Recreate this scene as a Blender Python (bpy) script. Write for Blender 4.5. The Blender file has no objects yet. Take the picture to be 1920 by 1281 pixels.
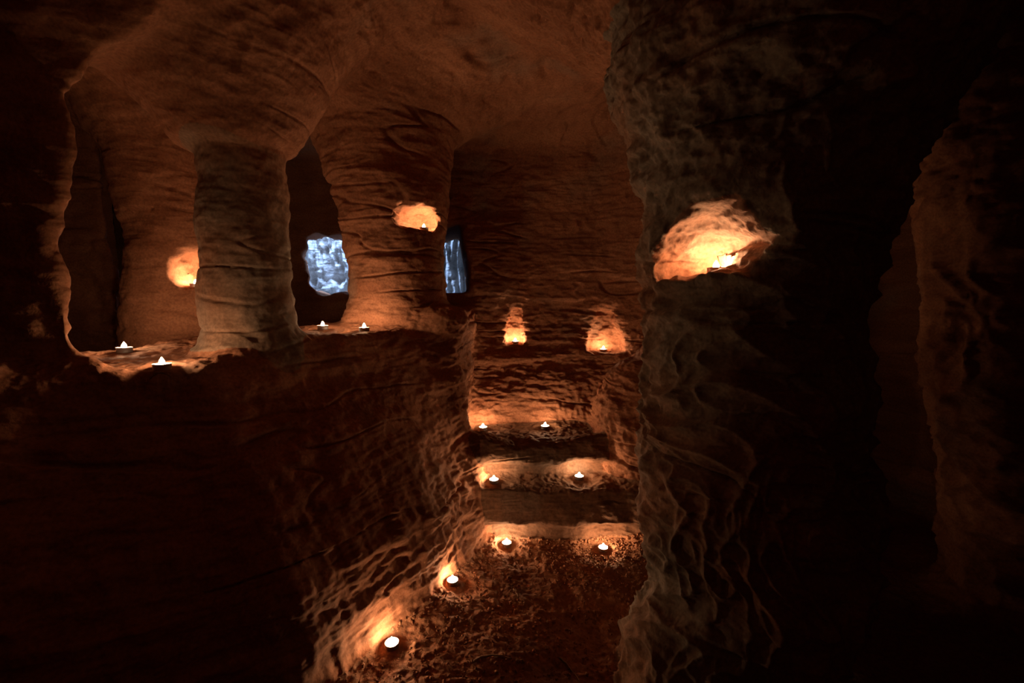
import bpy, math, random
import numpy as np

# ------------------------------------------------------------------ camera, world, exposure
scene = bpy.context.scene
COL = scene.collection
F = 853.0                                   # focal length in pixels of a 1920 px wide frame
PITCH = math.atan(75.5 / F)
cam_data = bpy.data.cameras.new('camera')
cam_data.sensor_width = 36.0
cam_data.lens = 36.0 * F / 1920.0
cam_data.clip_start = 0.02
cam = bpy.data.objects.new('camera', cam_data)
COL.objects.link(cam)
cam.location = (0.0, 0.0, 1.0)
cam.rotation_euler = (math.pi / 2 - PITCH, 0, 0)
scene.camera = cam

world = bpy.data.worlds.new('world')
scene.world = world
world.use_nodes = True
world.node_tree.nodes['Background'].inputs[0].default_value = (0.10, 0.16, 0.30, 1)
world.node_tree.nodes['Background'].inputs[1].default_value = 0.0

scene.view_settings.view_transform = 'Standard'
scene.view_settings.look = 'None'
scene.view_settings.gamma = 1.0
scene.view_settings.use_curve_mapping = False
scene.view_settings.exposure = 0.0
scene.cycles.use_denoising = True
scene.cycles.max_bounces = 10
scene.cycles.diffuse_bounces = 5

FLAME_STRENGTH = 760.0
FLAME_COLOR = (1.0, 0.625, 0.36)


def area(name, loc, target, sx, sy, power, color):
    l = bpy.data.lights.new(name, 'AREA')
    l.shape = 'RECTANGLE'
    l.size, l.size_y = sx, sy
    l.energy = power
    l.color = color
    o = bpy.data.objects.new(name, l)
    COL.objects.link(o)
    o.location = loc
    d = np.array(target, float) - np.array(loc, float)
    import mathutils
    o.rotation_euler = mathutils.Vector(d).to_track_quat('-Z', 'Y').to_euler()
    return o


# daylight coming down the open shaft behind the chamber, and through a crack at its far left
area('daylight_shaft', (-1.30, 3.18, 2.16), (-1.30, 3.34, 1.0), 0.62, 0.16, 75.0, (0.30, 0.52, 1.0))
crack = area('daylight_crack', (-1.95, 2.88, 1.15), (-1.76, 2.1, 0.98), 0.08, 0.35, 0.03, (0.42, 0.50, 1.0))
crack.data.spread = math.radians(70)

# ------------------------------------------------------------------ noise
_rng = np.random.default_rng(7)
_PERM = _rng.permutation(256).astype(np.int32)
_PERM = np.concatenate([_PERM, _PERM, _PERM])
_G = _rng.normal(size=(256, 3)).astype(np.float32)
_G /= np.linalg.norm(_G, axis=1)[:, None]


def perlin(x, y, z):
    xi = np.floor(x).astype(np.int32); yi = np.floor(y).astype(np.int32); zi = np.floor(z).astype(np.int32)
    xf = (x - xi).astype(np.float32); yf = (y - yi).astype(np.float32); zf = (z - zi).astype(np.float32)
    u = xf * xf * xf * (xf * (xf * 6 - 15) + 10)
    v = yf * yf * yf * (yf * (yf * 6 - 15) + 10)
    w = zf * zf * zf * (zf * (zf * 6 - 15) + 10)
    xi &= 255; yi &= 255; zi &= 255
    out = np.zeros_like(xf)
    for a in (0, 1):
        pa = _PERM[xi + a]
        wa = u if a else 1 - u
        for b in (0, 1):
            pb = _PERM[pa + yi + b]
            wb = wa * (v if b else 1 - v)
            for c in (0, 1):
                g = _G[_PERM[pb + zi + c]]
                out += wb * (w if c else 1 - w) * (g[:, 0] * (xf - a) + g[:, 1] * (yf - b) + g[:, 2] * (zf - c))
    return out * 1.5


def fbm(x, y, z, n=3):
    o = 0; a = 1.0
    for i in range(n):
        o = o + a * perlin(x + 11.3 * i, y - 5.1 * i, z + 3.7 * i)
        x, y, z = x * 2.03, y * 2.03, z * 2.03
        a *= 0.5
    return o


def sstep(a, b, t):
    t = np.clip((t - a) / (b - a), 0, 1)
    return t * t * (3 - 2 * t)


def smin(a, b, k):
    h = np.maximum(k - np.abs(a - b), 0) / k
    return np.minimum(a, b) - h * h * k * 0.25


def smax(a, b, k):
    h = np.maximum(k - np.abs(a - b), 0) / k
    return np.maximum(a, b) + h * h * k * 0.25


# ------------------------------------------------------------------ the cave as a field: negative inside the rock
UX, UY = 0.475, 0.880          # along the low wall (from the camera towards the steps)
NX, NY = 0.880, -0.475         # out of the low wall, into the corridor


def profile(z, pts):
    zs, rs = zip(*pts)
    return np.interp(z, zs, rs).astype(np.float32)


def round_pillar(x, y, z, cx, cy, pts, ax=1.0, ay=1.0, tilt=(0, 0)):
    px = (x - cx - tilt[0] * (z - 1.1)) / ax
    py = (y - cy - tilt[1] * (z - 1.1)) / ay
    return (np.sqrt(px * px + py * py) - profile(z, pts)) * 0.82


def ell(x, y, z, c, r):
    px, py, pz = (x - c[0]) / r[0], (y - c[1]) / r[1], (z - c[2]) / r[2]
    return (np.sqrt(px * px + py * py + pz * pz) - 1) * min(r)


def box(x, y, z, lo, hi, k=0.03):
    d = smax(lo[0] - x, x - hi[0], k)
    d = smax(d, smax(lo[1] - y, y - hi[1], k), k)
    return smax(d, smax(lo[2] - z, z - hi[2], k), k)


def warp(x, y, z):
    s, c = np.sin, np.cos
    wx = 0.012 * s(5.3 * z + 2.1 * y + 0.6) + 0.005 * s(13.1 * z - 4.2 * x + 1.9) + 0.002 * s(27 * z + 9 * y)
    wy = 0.012 * s(4.7 * z - 2.6 * x + 2.2) + 0.005 * s(11.7 * z + 5.1 * y + 0.4) + 0.002 * s(24 * z - 8 * x + 1)
    wz = 0.012 * s(4.1 * x + 3.3 * y + 1.1) + 0.006 * s(9.2 * x - 7.3 * y + 0.3)
    return x + wx, y + wy, z + wz


def c_floor(x, y, z):
    h = 0.012 * np.sin(5.1 * x + 2.3 * y) + 0.010 * np.sin(3.9 * y - 6.2 * x + 1.0)
    d14 = np.sqrt((x - 0.372) ** 2 + (y - 1.775) ** 2)
    h = h + 0.026 * sstep(0.045, 0.15, d14) * sstep(0.42, 0.20, d14)
    left = sstep(-1.60, -1.72, x * NX + y * NY) * sstep(0.3, 0.5, y)      # the chamber floor behind the low wall
    return z - (h + 0.70 * left)


def c_ceiling(x, y, z):
    hc = 1.93 - 0.10 * sstep(1.6, 2.5, y) - 0.10 * sstep(-0.9, -1.7, x) + 0.02 * np.sin(3 * x + 1) * np.sin(2.5 * y)
    return hc - z


def c_front(x, y, z):
    return y + 0.75


def c_left(x, y, z):
    outer = x + 2.35
    blk = box(x, y, z, (-3.2, 2.05, 0.2), (-1.5, 2.65, 2.4), 0.06)
    blk = smax(blk, x + 0.86 * y + 0.45 * (y - 2.05), 0.06)
    return np.minimum(outer, blk)


def c_right(x, y, z):
    return 1.95 - x


def c_back(x, y, z):
    yw = profile(z, [(.36, 2.19), (.45, 2.205), (.55, 2.255), (.64, 2.32), (.69, 2.355), (.705, 2.33), (.76, 2.385), (.85, 2.415), (1.5, 2.45)])
    yw = yw - 0.9 * np.maximum(x - 0.43, 0) ** 1.4 + 1.6 * sstep(0.85, 1.15, x)
    t = sstep(-0.72, -0.48, x)
    yb = 2.88 * (1 - t) + yw * t
    d = (yb - y) * 0.9
    bulge = ell(x, y, z, (0.665, 2.05, 0.38), (0.28, 0.26, 0.42))
    left = box(x, y, z, (-0.45, 1.86, -0.2), (-0.195, 2.7, 0.98), 0.08)
    return smin(smin(d, bulge, 0.10), left, 0.06)


def c_parapet(x, y, z):
    n = x * NX + y * NY
    u = x * UX + y * UY
    top = 0.866 + 0.024 * sstep(0.55, 1.1, u) + 0.008 * np.sin(9 * u)
    zz = np.clip(z, 0, 0.95) / 0.88
    lean = profile(z, [(0, -.958), (.2, -.968), (.28, -.975), (.36, -.992), (.45, -1.02), (.6, -1.08), (.83, -1.16), (.9, -1.20)])
    bulge = profile(z, [(0, -.932), (.14, -.940), (.28, -.942), (.36, -.960), (.5, -1.01), (.7, -1.11), (.88, -1.20)])
    t = sstep(1.10, 1.42, u)
    face = bulge * (1 - t) + lean * t + 0.010 * np.sin(6.3 * u + 2 * z) + 0.012 * np.sin(3.1 * z + 1.5 * u)
    face = face - 0.6 * np.maximum(0.64 - u, 0)
    d = smax(n - face, -1.70 - n, 0.03)
    d = smax(d, z - top, 0.035)
    return smax(d, u - (1.615 + 0.01 * zz), 0.09)


P_MAIN = [(0.80, .175), (0.86, .160), (0.93, .136), (1.05, .121), (1.18, .119), (1.40, .121), (1.450, .120), (1.465, .158), (1.52, .195),
          (1.58, .245), (1.66, .31), (1.76, .38), (1.85, .50), (1.95, .80)]
P_SECOND = [(0.80, .255), (0.88, .240), (1.0, .214), (1.15, .212), (1.33, .235), (1.5, .258), (1.62, .275), (1.72, .31), (1.80, .42), (1.9, .7)]
P_BACK = [(0.6, .21), (0.8, .175), (1.0, .155), (1.2, .158), (1.45, .165), (1.56, .19), (1.68, .25), (1.76, .38), (1.85, .7)]
P_RIGHT = [(-.05, .13), (0.06, .135), (0.12, .18), (0.20, .232), (0.30, .252), (0.43, .268), (0.56, .262), (0.75, .247), (0.95, .246), (1.08, .252),
           (1.14, .272), (1.23, .275), (1.31, .288), (1.38, .315), (1.48, .365), (1.54, .378), (1.60, .362), (1.66, .375), (1.75, .48), (1.85, .66), (1.95, .9)]
P_JAMB = [(0.0, .20), (0.3, .19), (0.6, .20), (0.72, .215), (1.0, .19), (1.4, .20), (1.55, .22), (1.9, .5)]


def c_main(x, y, z):
    return round_pillar(x, y, z, -0.797, 1.385, P_MAIN, tilt=(-0.085, 0))


def c_second(x, y, z):
    return round_pillar(x, y, z, -0.528, 2.08, P_SECOND, tilt=(-0.04, 0))


def c_backpillar(x, y, z):
    return round_pillar(x, y, z, -1.295, 1.75, P_BACK)


def c_pier(x, y, z):
    n = x * NX + y * NY
    u = x * UX + y * UY
    lim = 0.425 + profile(z, [(0.8, .06), (0.88, .035), (0.93, 0.015), (1.02, .018), (1.09, .010), (1.13, .002), (1.17, .012), (1.3, .022), (1.4, .02), (1.47, .015), (1.56, .07), (1.66, .17), (1.8, .40), (1.9, .7)])
    d = smax(u - lim, n + 1.22 + 1.3 * np.maximum(0.54 - u, 0) - 0.25 * sstep(1.5, 1.95, z), 0.035)
    return smax(d, -1.75 - n, 0.05)


def c_rightpillar(x, y, z):
    front = round_pillar(x, y, z, 0.600, 1.130, P_RIGHT)
    shade_lobe = round_pillar(x, y, z, 0.775, 1.42, P_RIGHT, ax=0.82, ay=0.82)  # unseen lobe added behind the pillar to keep candlelight off the jamb
    return smin(front, shade_lobe, 0.12)


def c_jamb(x, y, z):
    return round_pillar(x, y, z, 1.545, 1.44, P_JAMB, tilt=(-0.144, 0))


def c_boulder(x, y, z):
    d = ell(x, y, z, (0.47, 1.12, 0.0), (0.185, 0.24, 0.30))
    return d


def c_step1(x, y, z):
    e = 1.772 + 0.010 * np.cos((x - 0.25) * 6.0) + 0.04 * (z - .1)
    e = e + (0.045 + 0.050 * (np.exp(-((x + 0.015) / 0.10) ** 2) + np.exp(-((x - 0.385) / 0.09) ** 2))) * sstep(0.105, 0.070, z)
    top = 0.252 + 0.006 * np.sin(9 * x + 1) - 0.016 * np.exp(-((x - 0.13) / 0.09) ** 2) * sstep(1.90, 1.8, y)
    d = smax(e - y, z - top, 0.020)
    return smax(d, smax(-0.15 - x, x - 0.75, 0.02), 0.02)


def c_step2(x, y, z):
    e = 1.828 + 0.19 * np.maximum(x + 0.075, 0) + 0.05 * (z - 0.3)
    e = e + (0.055 + 0.035 * np.exp(-((x - 0.295) / 0.08) ** 2) + 0.02 * np.exp(-((x + 0.06) / 0.07) ** 2)) * sstep(0.335, 0.300, z)
    top = 0.402 + 0.035 * np.minimum(np.abs(x - 0.10) / 0.22, 1) ** 2 * sstep(2.04, 1.92, y)
    d = smax(e - y, z - top, 0.02)
    return smax(d, smax(-0.165 - x, x - 0.75, 0.02), 0.02)


COMPS = [('floor', c_floor, 0), ('ceiling', c_ceiling, .10), ('wall_front', c_front, .2), ('wall_left', c_left, .10), ('wall_right', c_right, .2),
         ('wall_back', c_back, .22), ('wall_middle', c_parapet, .035), ('main', c_main, .035), ('second', c_second, .035), ('backpillar', c_backpillar, .07),
         ('pier', c_pier, .06), ('rightpillar', c_rightpillar, .05), ('jamb', c_jamb, .08), ('boulder', c_boulder, .03), ('step1', c_step1, .03), ('step2', c_step2, .03)]


# hollows cut into the rock: negative inside the hollow
def n_slot(x, y, z):                       # narrow niche in the end wall
    w = 0.047 - 0.018 * sstep(0.80, 0.98, z)
    d = smax(np.abs(x - 0.015 - 0.02 * sstep(0.9, 1.0, z)) - w, z - 0.965, 0.03)
    d = smax(d, 0.775 - z, 0.012)
    return smax(d, np.maximum(y - 2.485, 1.9 - y), 0.03)


def n_arch(x, y, z):                       # wide arched niche in the end wall
    w = 0.098 - 0.068 * sstep(0.74, 1.0, z)
    d = smax(np.abs(x - 0.492) - w, z - 0.955, 0.04)
    d = smax(d, 0.733 - z, 0.012)
    return smax(d, np.maximum(y - 2.465, 1.9 - y), 0.03)


def n_second(x, y, z):
    return smax(ell(x, y, z, (-0.390, 1.92, 1.340), (0.088, 0.125, 0.052)), 1.302 - z, 0.01)


def n_right(x, y, z):
    w_l = 0.325 + 0.5 * np.maximum(z - 1.11, 0) + 0.25 * np.maximum(1.09 - z, 0)
    w_r = profile(z, [(1.03, .450), (1.05, .472), (1.08, .490), (1.115, .508), (1.130, .512), (1.14, .485), (1.165, .462), (1.20, .442), (1.3, .42)])
    d = smax(w_l - x, x - w_r, 0.015)
    d = smax(d, z - 1.205 - 0.15 * (x - 0.44), 0.02)
    d = smax(d, 1.052 + 0.010 * sstep(1.0, 0.975, y) - z, 0.006)
    depth = 1.10 - 0.85 * np.maximum(z - 1.08, 0)
    return smax(d, np.maximum(y - depth, 0.6 - y), 0.04)


def n_back(x, y, z):
    return smax(ell(x, y, z, (-1.164, 1.685, 1.112), (0.062, 0.105, 0.072)), 1.050 - z, 0.01)


def n_win1(x, y, z):
    xc = -0.402 * y
    wl = xc - 0.140 + 0.10 * np.abs(z - 1.24) + 0.25 * np.maximum(1.20 - z, 0) + 0.012 * np.sin(38 * z) + 0.008 * np.sin(71 * z + 1)
    d = smax(wl - x, x - xc - 0.17, 0.03)
    d = smax(d, smax(1.050 - z + 0.012 * np.sin(33 * x), z - 1.41 - 0.010 * np.sin(40 * x), 0.015), 0.015)
    return smax(d, np.maximum(2.55 - y, y - 3.3), 0.02)


def n_win2(x, y, z):
    xc = -0.122 * y
    bend = 0.030 * sstep(1.15, 1.42, z)
    d = smax(xc - 0.12 - x, x - (xc + 0.062 - bend), 0.03)
    d = smax(d, smax(1.043 - z, z - 1.405 - 0.3 * (x - xc), 0.02), 0.02)
    return smax(d, np.maximum(2.2 - y, y - 3.3), 0.02)


def n_shaft(x, y, z):
    d = box(x, y, z, (-1.72, 3.06, 0.85), (-0.02, 3.40, 2.6), 0.05)
    return smax(d, z - 2.7 + 0.92 * sstep(-0.95, -0.70, x), 0.05)  # unseen low roof added on the right, dims daylight at the second window


def n_passage(x, y, z):                    # dark passage behind the block at the far left
    return smax(box(x, y, z, (-2.6, 2.75, 0.6), (-1.75, 2.95, 1.75), 0.06), -10 + 0 * x, 0.01)


HOLES = [('niche_slot', n_slot), ('niche_arch', n_arch), ('niche_second', n_second), ('niche_right', n_right), ('niche_back', n_back),
         ('window_1', n_win1), ('window_2', n_win2), ('shaft', n_shaft), ('passage', n_passage)]
NC = len(COMPS)


def field(x, y, z):
    wx, wy, wz = warp(x, y, z)
    s = None
    for name, fn, k in COMPS:
        d = fn(wx, wy, wz).astype(np.float32)
        s = d if s is None else smin(s, d, k)
    for name, fn in HOLES:
        hx = fn(x + (wx - x) * 0.35, y + (wy - y) * 0.35, z)
        s = smax(s, -hx, 0.008)
    return s.astype(np.float32)


# ------------------------------------------------------------------ surface nets
H = 0.0165
LO = np.array([-2.55, -0.95, -0.20]); HI = np.array([2.15, 3.62, 2.18])
NXYZ = np.ceil((HI - LO) / H).astype(int)
gx = (LO[0] + H * np.arange(NXYZ[0])).astype(np.float32)
gy = (LO[1] + H * np.arange(NXYZ[1])).astype(np.float32)
gz = (LO[2] + H * np.arange(NXYZ[2])).astype(np.float32)
FV = np.empty(NXYZ, np.float32)
SL = 24
for i0 in range(0, NXYZ[0], SL):
    X, Y, Z = np.meshgrid(gx[i0:i0 + SL], gy, gz, indexing='ij')
    FV[i0:i0 + SL] = field(X, Y, Z)


def surface_nets(V):
    ins = V < 0
    c = np.zeros(np.array(V.shape) - 1, np.uint8)
    for dx in (0, 1):
        for dy in (0, 1):
            for dz in (0, 1):
                c += ins[dx:dx + c.shape[0], dy:dy + c.shape[1], dz:dz + c.shape[2]]
    act = (c > 0) & (c < 8)
    I = np.argwhere(act)
    idx = np.full(c.shape, -1, np.int32)
    idx[act] = np.arange(len(I))
    corner = {}
    for dx in (0, 1):
        for dy in (0, 1):
            for dz in (0, 1):
                corner[dx, dy, dz] = V[I[:, 0] + dx, I[:, 1] + dy, I[:, 2] + dz]
    P = np.zeros((len(I), 3)); n = np.zeros(len(I))
    for ax in range(3):
        for b in (0, 1):
            for cc in (0, 1):
                o0 = [0, 0, 0]; o0[(ax + 1) % 3] = b; o0[(ax + 2) % 3] = cc
                o1 = list(o0); o1[ax] = 1
                a, d = corner[tuple(o0)], corner[tuple(o1)]
                m = (a < 0) != (d < 0)
                t = np.where(m, a / np.where(m, a - d, 1), 0)
                p = np.tile(np.array(o0, float), (len(I), 1)); p[:, ax] = t
                P[m] += p[m]; n[m] += 1
    P = I + P / n[:, None]
    faces = []
    for ax in range(3):
        b, cc = (ax + 1) % 3, (ax + 2) % 3
        s0 = [slice(None)] * 3; s1 = [slice(None)] * 3
        s0[ax] = slice(0, -1); s1[ax] = slice(1, None)
        A, B = ins[tuple(s0)], ins[tuple(s1)]
        e = np.argwhere(A != B)
        ok = (e[:, b] > 0) & (e[:, cc] > 0) & (e[:, b] < V.shape[b] - 1) & (e[:, cc] < V.shape[cc] - 1)
        e = e[ok]
        q = []
        for (ob, oc) in ((-1, -1), (0, -1), (0, 0), (-1, 0)):
            k = e.copy(); k[:, b] += ob; k[:, cc] += oc
            q.append(idx[k[:, 0], k[:, 1], k[:, 2]])
        q = np.stack(q, 1)
        flip = ~A[e[:, 0], e[:, 1], e[:, 2]]      # normal towards the air
        q[flip] = q[flip][:, ::-1]
        faces.append(q)
    return LO + P * H, np.concatenate(faces)


VERT, QUAD = surface_nets(FV)
del FV


def smooth(vals, quads, it, lam=0.5):
    a = quads.ravel(); b = np.roll(quads, -1, 1).ravel()
    ii = np.concatenate([a, b]); jj = np.concatenate([b, a])
    cnt = np.maximum(np.bincount(ii, minlength=len(vals)), 1)
    for _ in range(it):
        for k in range(vals.shape[1]):
            m = np.bincount(ii, weights=vals[jj, k], minlength=len(vals)) / cnt
            vals[:, k] += lam * (m - vals[:, k])
    return vals


TIES = []                                   # midpoints on the border of a finer patch stay on the coarse edge


def subdivide(V, Q, mask):
    keep, Q = Q[~mask], Q[mask]
    ka, kb = keep.ravel().astype(np.int64), np.roll(keep, -1, 1).ravel().astype(np.int64)
    kkey = np.unique(np.minimum(ka, kb) * len(V) + np.maximum(ka, kb))
    a = Q.ravel().astype(np.int64); b = np.roll(Q, -1, 1).ravel().astype(np.int64)
    key = np.minimum(a, b) * len(V) + np.maximum(a, b)
    uk, inv = np.unique(key, return_inverse=True)
    ea, eb = uk // len(V), uk % len(V)
    em = (V[ea] + V[eb]) / 2
    tie = np.isin(uk, kkey)
    TIES.append((np.nonzero(tie)[0] + len(V), ea[tie], eb[tie]))
    fc = V[Q].mean(1)
    inv = inv.reshape(Q.shape) + len(V)
    fi = np.arange(len(Q)) + len(V) + len(em)
    nq = [keep]
    for k in range(4):
        nq.append(np.stack([Q[:, k], inv[:, k], fi, inv[:, (k - 1) % 4]], 1))
    return np.concatenate([V, em, fc]), np.concatenate(nq)


def hold_ties():
    for m, a, b in TIES:
        VERT[m] = (VERT[a] + VERT[b]) / 2


def normals(V, Q):
    fn = np.cross(V[Q[:, 2]] - V[Q[:, 0]], V[Q[:, 3]] - V[Q[:, 1]])
    N = np.zeros_like(V)
    for k in range(3):
        N[:, k] = np.bincount(Q.ravel(), weights=np.repeat(fn[:, k], 4), minlength=len(V))
    return N / np.maximum(np.linalg.norm(N, axis=1), 1e-9)[:, None]


def classify(P):
    x, y, z = (P[:, k].astype(np.float32) for k in range(3))
    wx, wy, wz = warp(x, y, z)
    D = np.stack([fn(wx, wy, wz) for _, fn, _ in COMPS], 0)
    lab = D.argmin(0)
    s = D.min(0)
    for j, (name, fn) in enumerate(HOLES):
        h = -fn(x + (wx - x) * 0.35, y + (wy - y) * 0.35, z)
        m = h > s - 0.002
        m &= h > -0.02
        lab[m] = NC + j
        s = np.maximum(s, h)
    return lab


def in_view(P, margin):
    return (P[:, 1] > 0.25) & (np.abs(P[:, 0]) < (1.13 + margin) * P[:, 1] + margin) & (np.abs(P[:, 2] - 1 + 0.09 * P[:, 1]) < (0.80 + margin) * P[:, 1] + margin)


ID = {n: i for i, (n, _, _) in enumerate(COMPS)}
ID.update({n: NC + j for j, (n, _) in enumerate(HOLES)})
VERT = smooth(VERT, QUAD, 2, 0.4)
cen = VERT[QUAD].mean(1)
lab = classify(cen)
m = in_view(cen, 0.15) & ~np.isin(lab, [ID['wall_front'], ID['passage']]) & ~((lab == ID['shaft']) & ((cen[:, 1] < 3.3) | (cen[:, 2] > 1.6)))
m &= ~((lab == ID['floor']) & (cen[:, 2] > .4)) & ~((lab == ID['wall_left']) & (cen[:, 0] < -2.25))
VERT, QUAD = subdivide(VERT, QUAD, m)
VERT = smooth(VERT, QUAD, 2, 0.4); hold_ties()
cen = VERT[QUAD].mean(1)
lab = classify(cen)
fn = np.cross(VERT[QUAD[:, 2]] - VERT[QUAD[:, 0]], VERT[QUAD[:, 3]] - VERT[QUAD[:, 1]])
fn /= np.maximum(np.linalg.norm(fn, axis=1), 1e-12)[:, None]
eye = np.array([0, 0, 1.0]) - cen
dist = np.linalg.norm(eye, axis=1)
hot = in_view(cen, 0.04) & ((fn * eye).sum(1) / dist > -0.25) & (dist < 2.9)
hot &= np.isin(lab, [ID[k] for k in ('floor', 'step1', 'step2', 'wall_back', 'wall_middle', 'main', 'second', 'rightpillar', 'boulder', 'niche_right', 'niche_second', 'niche_slot', 'niche_arch')])
hot &= ~((lab == ID['wall_back']) & (cen[:, 0] < -.45)) & ~((lab == ID['floor']) & (cen[:, 2] > .3)) & (cen[:, 0] < .9) & (cen[:, 2] < 1.85)
VERT, QUAD = subdivide(VERT, QUAD, hot)
VERT = smooth(VERT, QUAD, 1, 0.3); hold_ties()

FLAB = classify(VERT[QUAD].mean(1))
_top = VERT[QUAD].mean(1)[:, 2] > 1.80
for _n in ('main', 'second', 'backpillar', 'pier', 'rightpillar', 'jamb'):      # a pillar ends where its spreading head meets the vault
    FLAB[_top & (FLAB == [k for k, c_ in enumerate(COMPS) if c_[0] == _n][0])] = 1

# weights per vertex, softened across the borders
def vweight(names):
    m = np.isin(FLAB, [ID[n] for n in names]).astype(float)
    w = np.bincount(QUAD.ravel(), weights=np.repeat(m, 4), minlength=len(VERT)) / np.maximum(np.bincount(QUAD.ravel(), minlength=len(VERT)), 1)
    return smooth(w[:, None], QUAD, 6)[:, 0]


NRM = normals(VERT, QUAD)
x, y, z = (VERT[:, k].astype(np.float32) for k in range(3))
w_floor = vweight(['floor', 'step1', 'step2', 'wall_middle']) * sstep(0.35, 0.8, NRM[:, 2])
w_ridge = vweight(['rightpillar', 'boulder', 'jamb'])
w_low = vweight(['wall_middle'])
w_hole = vweight([n for n, _ in HOLES if n not in ('shaft', 'niche_right', 'niche_second')])
w_shaft = vweight(['shaft'])
w_main = vweight(['main'])
w_back = vweight(['wall_back'])
w_ceil = vweight(['ceiling'])
w_nr = vweight(['niche_right', 'niche_second', 'niche_slot', 'niche_arch', 'niche_back'])
w_step = vweight(['step1', 'step2'])
w_rock = 1 - w_floor

q = fbm(x * 2.2, y * 2.2, z * 2.2, 2)
lump = fbm(x * 4.5 + q * .5, y * 4.5, z * 5.5, 3)
zz = z + 0.03 * q + 0.04 * x
strata = fbm(x * 2.6 + 4, y * 2.6, zz * 17, 3)
crk = perlin(x * 1.5 + .5 * q, y * 1.5 + 9, zz * 13)
crack = np.exp(-(crk / 0.045) ** 2) * sstep(-.1, .25, perlin(x * 3, y * 3 + 3, z * 5))
fine = fbm(x * 26, y * 26, z * 38, 2)
pit = np.maximum(perlin(x * 15, y * 15, z * 15) - 0.28, 0) * sstep(0.0, .4, perlin(x * 2.5 + 7, y * 2.5, z * 2.5))
# slanting net of ridges left by weathering
a1 = (x * .7 - y * .7) * 5 + 2.2 * q
dz = z * 9 + (x + y) * 5.5
rdg = 1 - np.abs(perlin(a1, dz * 1.0, (x + y) * 5)) * 2.2
rdg2 = 1 - np.abs(perlin(a1 * 2.1 + 5, dz * 1.9, (x + y) * 9)) * 2.2
ridge = np.clip(rdg, 0, 1) ** 2 * .65 + np.clip(rdg2, 0, 1) ** 2 * .35
# upright pick marks low on the walls
pick = fbm((x * UX + y * UY) * 22 + 3 * z, (x * NX + y * NY) * 14, z * 6 + (x + y) * 3, 2)
low = sstep(0.75, 0.25, z)

ramp = w_rock * (1 - 0.55 * w_hole)
thin = 1 - np.abs(fbm(x * 5 + 2, y * 5, zz * 30, 2))
chip = np.maximum(fbm(x * 11, y * 11, z * 19, 2), -.15)
bed = np.clip(fbm(x * 4.5 + .3 * q, y * 4.5 + 2, zz * 21, 3), -.45, .35) + .5 * np.minimum(fbm(x * 13, y * 13, zz * 44, 2), .1)
chip2 = np.clip(fbm(x * 17 + 3, y * 17, z * 30, 3), -.5, .4)
pick2 = fbm(x * 30 + 6 * z, y * 18, z * 8, 2)
disp = ramp * (0.013 * lump + 0.0055 * strata * (1 - .5 * w_main) - 0.013 * crack * (1 - .55 * w_main) + 0.0030 * fine - 0.022 * pit
               + 0.004 * (thin - .6) * (1 - .6 * w_main) + 0.006 * chip * (1 - .6 * w_main))
disp += ramp * (w_ridge * (0.026 * (ridge - .35) * (1 - .8 * sstep(1.2, 1.42, z)) + 0.016 * chip2 * sstep(1.15, 1.35, z)) + w_low * (0.010 * bed + 0.007 * low * pick))
disp += ramp * w_back * (0.010 * chip2 * (1 - .55 * sstep(.85, 1.1, z)) + 0.009 * bed * sstep(1.1, .6, z) + 0.010 * pick2 * sstep(.62, .5, z) * sstep(.05, .3, x))
disp += w_nr * 0.011 * chip2
c2 = perlin(x * 3.1 + .7 * q + 20, y * 2.2, z * 3)
crack2 = np.exp(-(c2 / 0.03) ** 2) * sstep(.02, .3, perlin(x * 4.3, y * 4.3 + 8, z * 4))
disp += w_ceil * (-0.016 * crack2 + 0.010 * np.minimum(chip2, .15) + 0.006 * np.minimum(fbm(x * 8 + 4, y * 8, z * 8, 3), .1))
disp += w_step * w_rock * 0.004 * pick
run = 1 - 2 * np.abs(perlin(x * 21 + .8 * z, y * 5, z * 3.6))
disp += w_shaft * (0.042 * run + 0.016 * fbm(x * 30, y * 12, z * 11, 2) - 0.10 * np.maximum(perlin(x * 16, y * 5, z * 10) - .2, 0))
clod = np.maximum(perlin(x * 38, y * 38, z * 38), 0) + .6 * np.maximum(perlin(x * 70, y * 70, z * 70), 0)
grit = sstep(-.25, .35, perlin(x * 4 + 2, y * 4, z))
flr = w_floor * (0.010 * fbm(x * 9, y * 9, z * 9, 2) + 0.004 * fbm(x * 45, y * 45, z * 45, 3) + 0.0075 * clod * (0.25 + .75 * grit) * (1 - .85 * sstep(.6, .8, z)))
disp += flr
VERT = VERT + NRM * disp[:, None]
hold_ties()
NRM = normals(VERT, QUAD)

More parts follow.
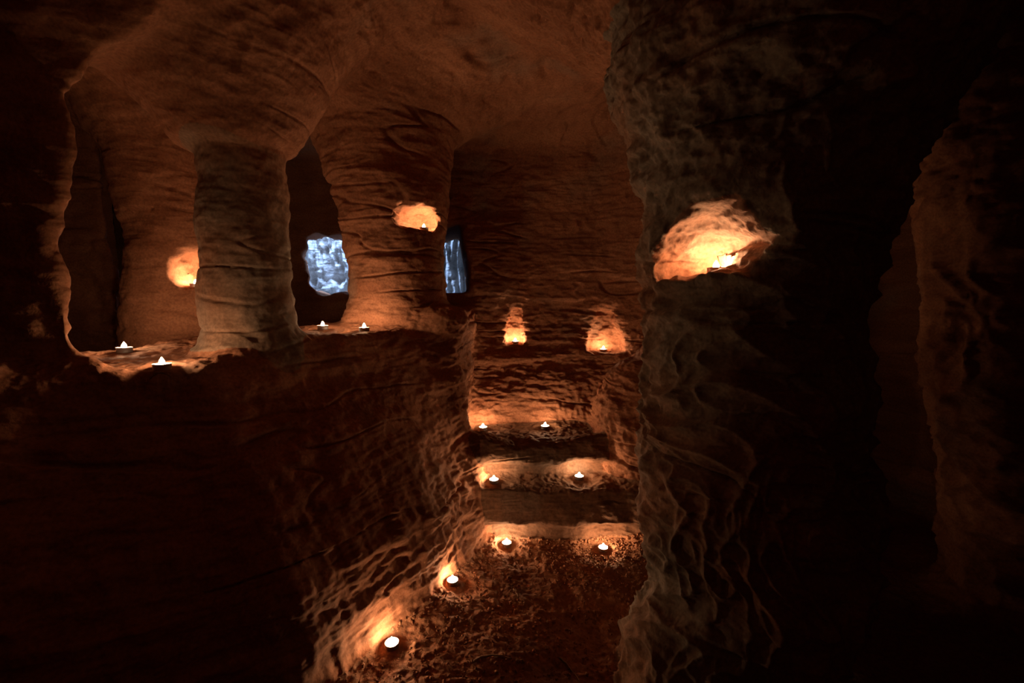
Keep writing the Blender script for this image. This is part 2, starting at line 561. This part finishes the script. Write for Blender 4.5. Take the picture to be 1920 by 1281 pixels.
# ------------------------------------------------------------------ where the candles stand: (x, y, height guess)
CANDLES = [
    ('far_left', -1.114, 1.300, .866), ('ledge_left', -0.838, 1.080, .866), ('back_niche', -1.177, 1.705, 1.053), ('gap', -0.716, 1.720, .890),
    ('second_foot', -0.550, 1.690, .895), ('second_niche', -0.372, 1.955, 1.304), ('slot', 0.018, 2.435, .775), ('arch', 0.488, 2.415, .735),
    ('top_left', -0.138, 2.125, .400), ('top_right', 0.156, 2.100, .400), ('mid_left', -0.075, 1.825, .25), ('mid_right', 0.290, 1.905, .250),
    ('low_left', -0.022, 1.790, .0), ('low_right', 0.372, 1.775, .0), ('wall_second', -0.205, 1.491, .0), ('wall_first', -0.340, 1.207, .0),
    ('right_niche', 0.457, 1.030, 1.053)]
SEAT = {}
for key, cx, cy, cz in CANDLES:
    d = np.hypot(VERT[:, 0] - cx, VERT[:, 1] - cy)
    near = (d < 0.055) & (np.abs(VERT[:, 2] - cz) < 0.075) & (NRM[:, 2] > 0.2)
    core = near & (d < 0.024)
    if not core.any():
        core = near if near.any() else (d < .05) & (np.abs(VERT[:, 2] - cz) < .1)
    z0 = float(np.median(VERT[core, 2])) if core.any() else cz
    SEAT[key] = z0
    wgt = 1 - sstep(0.024, 0.050, d[near])
    VERT[near, 2] = VERT[near, 2] * (1 - wgt) + z0 * wgt
NRM = normals(VERT, QUAD)


# ------------------------------------------------------------------ materials
def mat(name):
    m = bpy.data.materials.new(name)
    m.use_nodes = True
    nt = m.node_tree
    return m, nt, nt.nodes['Principled BSDF']


def rock_material(name, red, red2, grey, grey_amount, bump=0.35, grain=130.0, rough=0.92):
    m, nt, p = mat(name)
    N = nt.nodes.new; L = nt.links.new
    geo = N('ShaderNodeNewGeometry')
    mp = N('ShaderNodeMapping'); mp.inputs['Scale'].default_value = (2.2, 2.2, 11)
    L(geo.outputs['Position'], mp.inputs['Vector'])
    n1 = N('ShaderNodeTexNoise'); n1.inputs['Scale'].default_value = 1.6; n1.inputs['Detail'].default_value = 6
    L(mp.outputs[0], n1.inputs['Vector'])
    r1 = N('ShaderNodeValToRGB'); r1.color_ramp.elements[0].position = .36; r1.color_ramp.elements[1].position = .66
    r1.color_ramp.elements[0].color = (*red2, 1); r1.color_ramp.elements[1].color = (*red, 1)
    L(n1.outputs['Fac'], r1.inputs['Fac'])
    n2 = N('ShaderNodeTexNoise'); n2.inputs['Scale'].default_value = 2.6; n2.inputs['Detail'].default_value = 5
    L(geo.outputs['Position'], n2.inputs['Vector'])
    r2 = N('ShaderNodeMapRange'); r2.inputs['From Min'].default_value = .62 - grey_amount * .4
    r2.inputs['From Max'].default_value = .78 - grey_amount * .35
    r2.inputs['To Max'].default_value = min(1.0, .55 + grey_amount * .4)
    L(n2.outputs['Fac'], r2.inputs['Value'])
    mx = N('ShaderNodeMix'); mx.data_type = 'RGBA'
    L(r2.outputs[0], mx.inputs['Factor']); L(r1.outputs[0], mx.inputs['A']); mx.inputs['B'].default_value = (*grey, 1)
    # fine speckle of the sand
    n3 = N('ShaderNodeTexNoise'); n3.inputs['Scale'].default_value = grain; n3.inputs['Detail'].default_value = 3
    L(geo.outputs['Position'], n3.inputs['Vector'])
    r3 = N('ShaderNodeMapRange'); r3.inputs['From Min'].default_value = .3; r3.inputs['From Max'].default_value = .7
    r3.inputs['To Min'].default_value = .72; r3.inputs['To Max'].default_value = 1.15
    L(n3.outputs['Fac'], r3.inputs['Value'])
    ml = N('ShaderNodeMix'); ml.data_type = 'RGBA'; ml.blend_type = 'MULTIPLY'; ml.inputs['Factor'].default_value = 1
    L(mx.outputs['Result'], ml.inputs['A']); L(r3.outputs[0], ml.inputs['B'])
    L(ml.outputs['Result'], p.inputs['Base Color'])
    p.inputs['Roughness'].default_value = rough
    p.inputs['Specular IOR Level'].default_value = 0.15
    # relief: thin beds, grains
    mb = N('ShaderNodeMapping'); mb.inputs['Scale'].default_value = (9, 9, 42)
    L(geo.outputs['Position'], mb.inputs['Vector'])
    n4 = N('ShaderNodeTexNoise'); n4.inputs['Scale'].default_value = 1.4; n4.inputs['Detail'].default_value = 5
    L(mb.outputs[0], n4.inputs['Vector'])
    n4.noise_type = 'RIDGED_MULTIFRACTAL'; n4.normalize = True
    b1 = N('ShaderNodeBump'); b1.inputs['Strength'].default_value = bump; b1.inputs['Distance'].default_value = .012
    L(n4.outputs['Fac'], b1.inputs['Height'])
    b2 = N('ShaderNodeBump'); b2.inputs['Strength'].default_value = bump; b2.inputs['Distance'].default_value = .004
    L(n3.outputs['Fac'], b2.inputs['Height']); L(b1.outputs[0], b2.inputs['Normal'])
    L(b2.outputs[0], p.inputs['Normal'])
    return m


RED, RED2, GREY = (0.380, 0.163, 0.084), (0.275, 0.110, 0.055), (0.25, 0.200, 0.150)
M_ROCK = rock_material('red_sandstone', RED, RED2, GREY, 0.10)
M_MAIN = rock_material('grey_stained_sandstone', (0.34, 0.165, 0.090), (0.26, 0.125, 0.068), (0.22, 0.190, 0.140), 0.60, .22)
M_RIGHT = rock_material('weathered_sandstone', (0.30, 0.140, 0.074), (0.22, 0.105, 0.056), (0.215, 0.178, 0.132), 0.65, .5)
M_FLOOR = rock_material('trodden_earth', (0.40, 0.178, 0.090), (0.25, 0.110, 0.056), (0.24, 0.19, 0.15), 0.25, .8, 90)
M_STEP = rock_material('dark_step', (0.20, 0.095, 0.050), (0.13, 0.060, 0.032), (0.15, 0.11, 0.08), 0.25, .7, 90)  # one tone for both steps, darker than the floor
M_NICHE = rock_material('sooty_sandstone', (0.44, 0.180, 0.090), (0.34, 0.140, 0.072), (0.26, 0.215, 0.165), 0.30, .5)
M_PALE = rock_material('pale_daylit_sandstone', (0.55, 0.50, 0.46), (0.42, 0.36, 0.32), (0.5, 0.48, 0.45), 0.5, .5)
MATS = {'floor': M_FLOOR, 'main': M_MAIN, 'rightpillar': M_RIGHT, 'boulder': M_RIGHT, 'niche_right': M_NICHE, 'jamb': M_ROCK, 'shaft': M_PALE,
        'step1': M_STEP, 'step2': M_STEP, 'window_1': M_ROCK}


# ------------------------------------------------------------------ cut the surface into its objects
def link(o, parent=None, **props):
    COL.objects.link(o)
    if parent is not None:
        o.parent = parent
    for k, v in props.items():
        o[k] = v
    return o


def piece(name, keys, origin=(0, 0, 0), material=None, parent=None, **props):
    sel = np.isin(FLAB, [ID[k] for k in keys])
    Q = QUAD[sel]
    used, inv = np.unique(Q, return_inverse=True)
    Q = inv.reshape(-1, 4).astype(np.int32)
    V = (VERT[used] - np.array(origin)).astype(np.float32)
    me = bpy.data.meshes.new(name)
    me.vertices.add(len(V)); me.vertices.foreach_set('co', V.ravel())
    me.loops.add(Q.size); me.loops.foreach_set('vertex_index', Q.ravel())
    me.polygons.add(len(Q))
    me.polygons.foreach_set('loop_start', np.arange(0, Q.size, 4, dtype=np.int32))
    me.update(calc_edges=True)
    me.validate()
    me.polygons.foreach_set('use_smooth', np.ones(len(me.polygons), bool))
    if len(me.vertices) == len(V):
        me.normals_split_custom_set_from_vertices(NRM[used].tolist())
    me.materials.append(material or MATS.get(keys[0], M_ROCK))
    if keys[0] in ('main', 'rightpillar'):
        me.materials.append(M_ROCK)
        zc = VERT[QUAD[sel]].mean(1)
        hi = zc[:, 2] + 0.02 * np.sin(17 * zc[:, 0]) > (1.445 if keys[0] == 'main' else 1.60 + 0.05 * np.sin(9 * zc[:, 0] + 5 * zc[:, 1]))
        me.polygons.foreach_set('material_index', hi.astype(np.int32))
    o = bpy.data.objects.new(name, me)
    link(o, parent, **props)
    if parent is None:
        o.location = origin
    else:
        o.location = np.array(origin) - np.array(parent.location)
    return o


piece('floor', ['floor'], kind='structure')
piece('ceiling', ['ceiling'], kind='structure')
piece('wall_front', ['wall_front'], kind='structure')
piece('wall_left', ['wall_left', 'passage'], kind='structure')
piece('wall_right', ['wall_right'], kind='structure')
wall_back = piece('wall_back', ['wall_back'], kind='structure')
piece('niche', ['niche_slot'], (0.015, 2.48, .765), parent=wall_back, label='narrow candlelit niche cut in the end wall')
piece('niche', ['niche_arch'], (0.52, 2.48, .715), parent=wall_back, label='wide arched candlelit niche cut in the end wall')
piece('wall_middle', ['wall_middle'], kind='structure')
piece('window_1', ['window_1'], (-1.17, 2.9, 1.05), kind='structure')
piece('window_2', ['window_2'], (-0.32, 2.48, 1.04), kind='structure')
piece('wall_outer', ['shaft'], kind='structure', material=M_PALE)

PILL = 'pillar'
piece('rock_pillar', ['main'], (-0.80, 1.385, .88), category=PILL,
      label='free-standing round sandstone pillar with grey stain and spreading top on the ledge')
p2 = piece('rock_pillar', ['second'], (-0.505, 2.02, .88), category=PILL,
           label='broad orange-lit sandstone pillar at the end of the ledge with a glowing niche high up')
piece('niche', ['niche_second'], (-0.345, 1.80, 1.27), parent=p2, label='small ragged candlelit hollow')
p3 = piece('rock_pillar', ['backpillar'], (-1.295, 1.75, .7), category=PILL,
           label='red sandstone pillar standing in the chamber behind the free-standing grey-stained pillar')
piece('niche', ['niche_back'], (-1.165, 1.655, 1.06), parent=p3, label='candlelit hollow half hidden by the front pillar')
piece('rock_pillar', ['pier'], (-1.0, 0.8, .87), category=PILL,
      label='huge dark rock pier with one thin lit edge beside the start of the ledge')
p4 = piece('rock_pillar', ['rightpillar'], (0.60, 1.13, 0), category=PILL,
           label='massive weathered pillar with netted ridges and a single candlelit niche facing the viewer')
piece('niche', ['niche_right'], (0.44, 1.0, 1.04), parent=p4, label='flat floored candlelit niche with soot grey back')
piece('rock_pillar', ['jamb'], (1.50, 1.44, 0), category=PILL,
      label='faintly lit pitted rock jamb standing alone in the black passage')
piece('boulder', ['boulder'], (0.47, 1.12, 0), category='rock',
      label='low rounded rock leaning at the foot of the massive weathered pillar')
piece('rock_step', ['step1'], (0.2, 2.0, 0), category='step', label='lower carved step rising from the dirt floor')
piece('rock_step', ['step2'], (0.1, 2.3, .19), category='step', label='upper carved step below the end wall')


# ------------------------------------------------------------------ tealights
def lathe(name, pts, seg, material, parent=None, closed=True):
    vs, fs = [], []
    for r, h in pts:
        for k in range(seg):
            a = 2 * math.pi * k / seg
            vs.append((r * math.cos(a), r * math.sin(a), h))
    for i in range(len(pts) - 1):
        for k in range(seg):
            k2 = (k + 1) % seg
            fs.append((i * seg + k, i * seg + k2, (i + 1) * seg + k2, (i + 1) * seg + k))
    fs.append(tuple(range(seg))[::-1])
    fs.append(tuple((len(pts) - 1) * seg + k for k in range(seg)))
    me = bpy.data.meshes.new(name)
    me.from_pydata(vs, [], fs)
    for p in me.polygons:
        p.use_smooth = len(p.vertices) == 4
    me.materials.append(material)
    o = bpy.data.objects.new(name, me)
    link(o, parent)
    return o


M_CUP, nt, p = mat('thin_aluminium')
p.inputs['Base Color'].default_value = (.78, .77, .75, 1); p.inputs['Metallic'].default_value = .9; p.inputs['Roughness'].default_value = .38
nz = nt.nodes.new('ShaderNodeTexNoise'); nz.inputs['Scale'].default_value = 300
bp_ = nt.nodes.new('ShaderNodeBump'); bp_.inputs['Strength'].default_value = .15; bp_.inputs['Distance'].default_value = .001
nt.links.new(nz.outputs['Fac'], bp_.inputs['Height']); nt.links.new(bp_.outputs[0], p.inputs['Normal'])
M_WAX, nt, p = mat('white_wax')
p.inputs['Base Color'].default_value = (.90, .87, .80, 1); p.inputs['Roughness'].default_value = .35
M_WICK, nt, p = mat('charred_wick')
p.inputs['Base Color'].default_value = (.03, .025, .02, 1); p.inputs['Roughness'].default_value = .9
M_FLAME, nt, p = mat('flame')
nt.nodes.remove(p)
em = nt.nodes.new('ShaderNodeEmission'); em.inputs[0].default_value = (*FLAME_COLOR, 1); em.inputs[1].default_value = FLAME_STRENGTH
nt.links.new(em.outputs[0], nt.nodes['Material Output'].inputs['Surface'])

proto = bpy.data.objects.new('tealight_candle', None)
proto.empty_display_size = .02
COL.objects.link(proto)
cup = lathe('cup', [(.0178, 0), (.0186, .0012), (.0190, .0138), (.0198, .0144), (.0198, .0150), (.0187, .0150), (.0184, .0105), (.0179, .0020), (.004, .0016)], 24, M_CUP, proto)
wax = lathe('wax', [(.0178, .0018), (.0181, .0106), (.0168, .0110), (.0080, .0106), (.0020, .0108)], 24, M_WAX, proto)
wick = lathe('wick', [(.0010, .0100), (.0009, .0130), (.0007, .0150)], 6, M_WICK, proto)
flame = lathe('flame', [(.0012, .0128), (.0045, .0142), (.0062, .0170), (.0060, .0200), (.0043, .0240), (.0020, .0280), (.0005, .0305)], 10, M_FLAME, proto)
KIDS = [cup, wax, wick, flame]
LABELS = {
    'far_left': 'lit tealight at the back of the ledge beside the dark pier',
    'ledge_left': 'lit tealight on the front edge of the ledge before the grey-stained pillar',
    'back_niche': 'lit tealight in the hollow of the pillar behind, half hidden by the front pillar',
    'gap': 'lit tealight on the ledge in the dark gap under the blue opening',
    'second_foot': 'lit tealight at the foot of the broad orange pillar',
    'second_niche': 'lit tealight in the ragged hollow high on the broad orange pillar',
    'slot': 'lit tealight in the narrow niche of the end wall',
    'arch': 'lit tealight in the wide arched niche of the end wall',
    'top_left': 'lit tealight on the upper step at its left end',
    'top_right': 'lit tealight on the upper step against the grooved end wall, right one of two',
    'mid_left': 'lit tealight on the lower step close to the low wall corner',
    'mid_right': 'lit tealight on the lower step in a small lit recess at its right end',
    'low_left': 'lit tealight on the dirt floor under the lower step, near the low wall corner',
    'low_right': 'lit tealight ringed by gravel under the lower step beside the weathered pillar',
    'wall_second': 'lit tealight against the low wall foot, farther of the two there',
    'wall_first': 'lit tealight against the low wall foot, nearest to the viewer',
    'right_niche': 'lit tealight in the niche of the massive weathered pillar',
}
rnd = random.Random(3)
for i, (key, cx, cy, cz) in enumerate(CANDLES):
    if i == 0:
        c = proto
    else:
        c = proto.copy(); COL.objects.link(c)
        for k in KIDS:
            kk = k.copy(); COL.objects.link(kk); kk.parent = c
    c.location = (cx, cy, SEAT[key] + .0003)
    c.rotation_euler = (0, 0, rnd.uniform(0, 6.28))
    c['label'] = LABELS[key]; c['category'] = 'candle'; c['group'] = 'tealights set out in the cave'


# ------------------------------------------------------------------ twigs and gravel on the floor
FL = np.isin(FLAB, [ID['floor']])
fverts = np.unique(QUAD[FL])
fv = VERT[fverts]
fv = fv[(fv[:, 1] > .75) & (fv[:, 1] < 2.0) & (fv[:, 0] > -.75) & (fv[:, 0] < .8) & (fv[:, 2] < .12)]


def ground(px, py):
    d = np.hypot(fv[:, 0] - px, fv[:, 1] - py)
    k = np.argsort(d)[:6]
    return float(fv[k, 2].max())


M_TWIG, nt, p = mat('dry_twig')
n5 = nt.nodes.new('ShaderNodeTexNoise'); n5.inputs['Scale'].default_value = 60
cr = nt.nodes.new('ShaderNodeValToRGB'); cr.color_ramp.elements[0].color = (.16, .09, .05, 1); cr.color_ramp.elements[1].color = (.42, .27, .16, 1)
nt.links.new(n5.outputs['Fac'], cr.inputs['Fac']); nt.links.new(cr.outputs[0], p.inputs['Base Color'])
p.inputs['Roughness'].default_value = .85


def twig(a, b, r, label, bend=.012):
    seg, n = 6, 9
    A = np.array(a); B = np.array(b)
    d = (B - A) / np.linalg.norm(B - A); s = np.array([-d[1], d[0]])
    vs, fs = [], []
    for i in range(n):
        t = i / (n - 1)
        c = A + (B - A) * t + s * bend * math.sin(t * 4.1)
        h = ground(*c) + r * .8
        rr = r * (1 - .45 * t) * (1 + .15 * math.sin(9 * t))
        for k in range(seg):
            th = 2 * math.pi * k / seg
            vs.append((c[0] + s[0] * rr * math.cos(th), c[1] + s[1] * rr * math.cos(th), h + rr * math.sin(th)))
    for i in range(n - 1):
        for k in range(seg):
            k2 = (k + 1) % seg
            fs.append((i * seg + k, i * seg + k2, (i + 1) * seg + k2, (i + 1) * seg + k))
    fs.append(tuple(range(seg))[::-1]); fs.append(tuple((n - 1) * seg + k for k in range(seg)))
    o0 = np.array([A[0], A[1], ground(*A)])
    me = bpy.data.meshes.new('twig'); me.from_pydata([tuple(np.array(v) - o0) for v in vs], [], fs)
    me.materials.append(M_TWIG)
    for p_ in me.polygons: p_.use_smooth = True
    o = bpy.data.objects.new('twig', me); link(o, label=label, category='twig'); o.location = o0


twig((-.105, 1.150), (-.005, 1.175), .0035, 'short dry twig lying across the dark dirt floor in front')
twig((.135, 1.200), (.185, 1.110), .0025, 'thin bent twig on the dirt pointing at the low rounded rock', .006)
twig((.005, 1.500), (.022, 1.455), .003, 'stubby pale twig on the dirt in the middle of the passage', .002)

gr = np.random.default_rng(5)
vs, fs = [], []
ico = [(0, 0, 1), (.9, 0, .1), (.2, .85, 0), (-.75, .5, .1), (-.7, -.55, 0), (.3, -.85, .1), (0, 0, -1)]
icf = [(0, 1, 2), (0, 2, 3), (0, 3, 4), (0, 4, 5), (0, 5, 1), (6, 2, 1), (6, 3, 2), (6, 4, 3), (6, 5, 4), (6, 1, 5)]
cand = fv[gr.permutation(len(fv))]
placed = 0
for pnt in cand:
    if placed >= 6000: break
    dc = math.hypot(pnt[0] - .40, pnt[1] - 1.75)
    if gr.random() > (0.95 if dc < .3 else .35): continue
    if any(math.hypot(pnt[0] - c[1], pnt[1] - c[2]) < .045 for c in CANDLES[12:16]): continue
    s = .0015 + .0060 * gr.random() ** 4
    R = np.linalg.qr(gr.normal(size=(3, 3)))[0]
    sc = s * (0.7 + .6 * gr.random(3))
    b = len(vs)
    for v in ico:
        w = R @ (np.array(v) * sc)
        vs.append((pnt[0] + w[0], pnt[1] + w[1], pnt[2] + w[2] + s * .3))
    fs += [(b + f[0], b + f[1], b + f[2]) for f in icf]
    placed += 1
me = bpy.data.meshes.new('gravel'); me.from_pydata(vs, [], fs); me.materials.append(M_FLOOR)
link(bpy.data.objects.new('gravel', me), kind='stuff', label='loose sandstone crumbs scattered over the dirt floor')
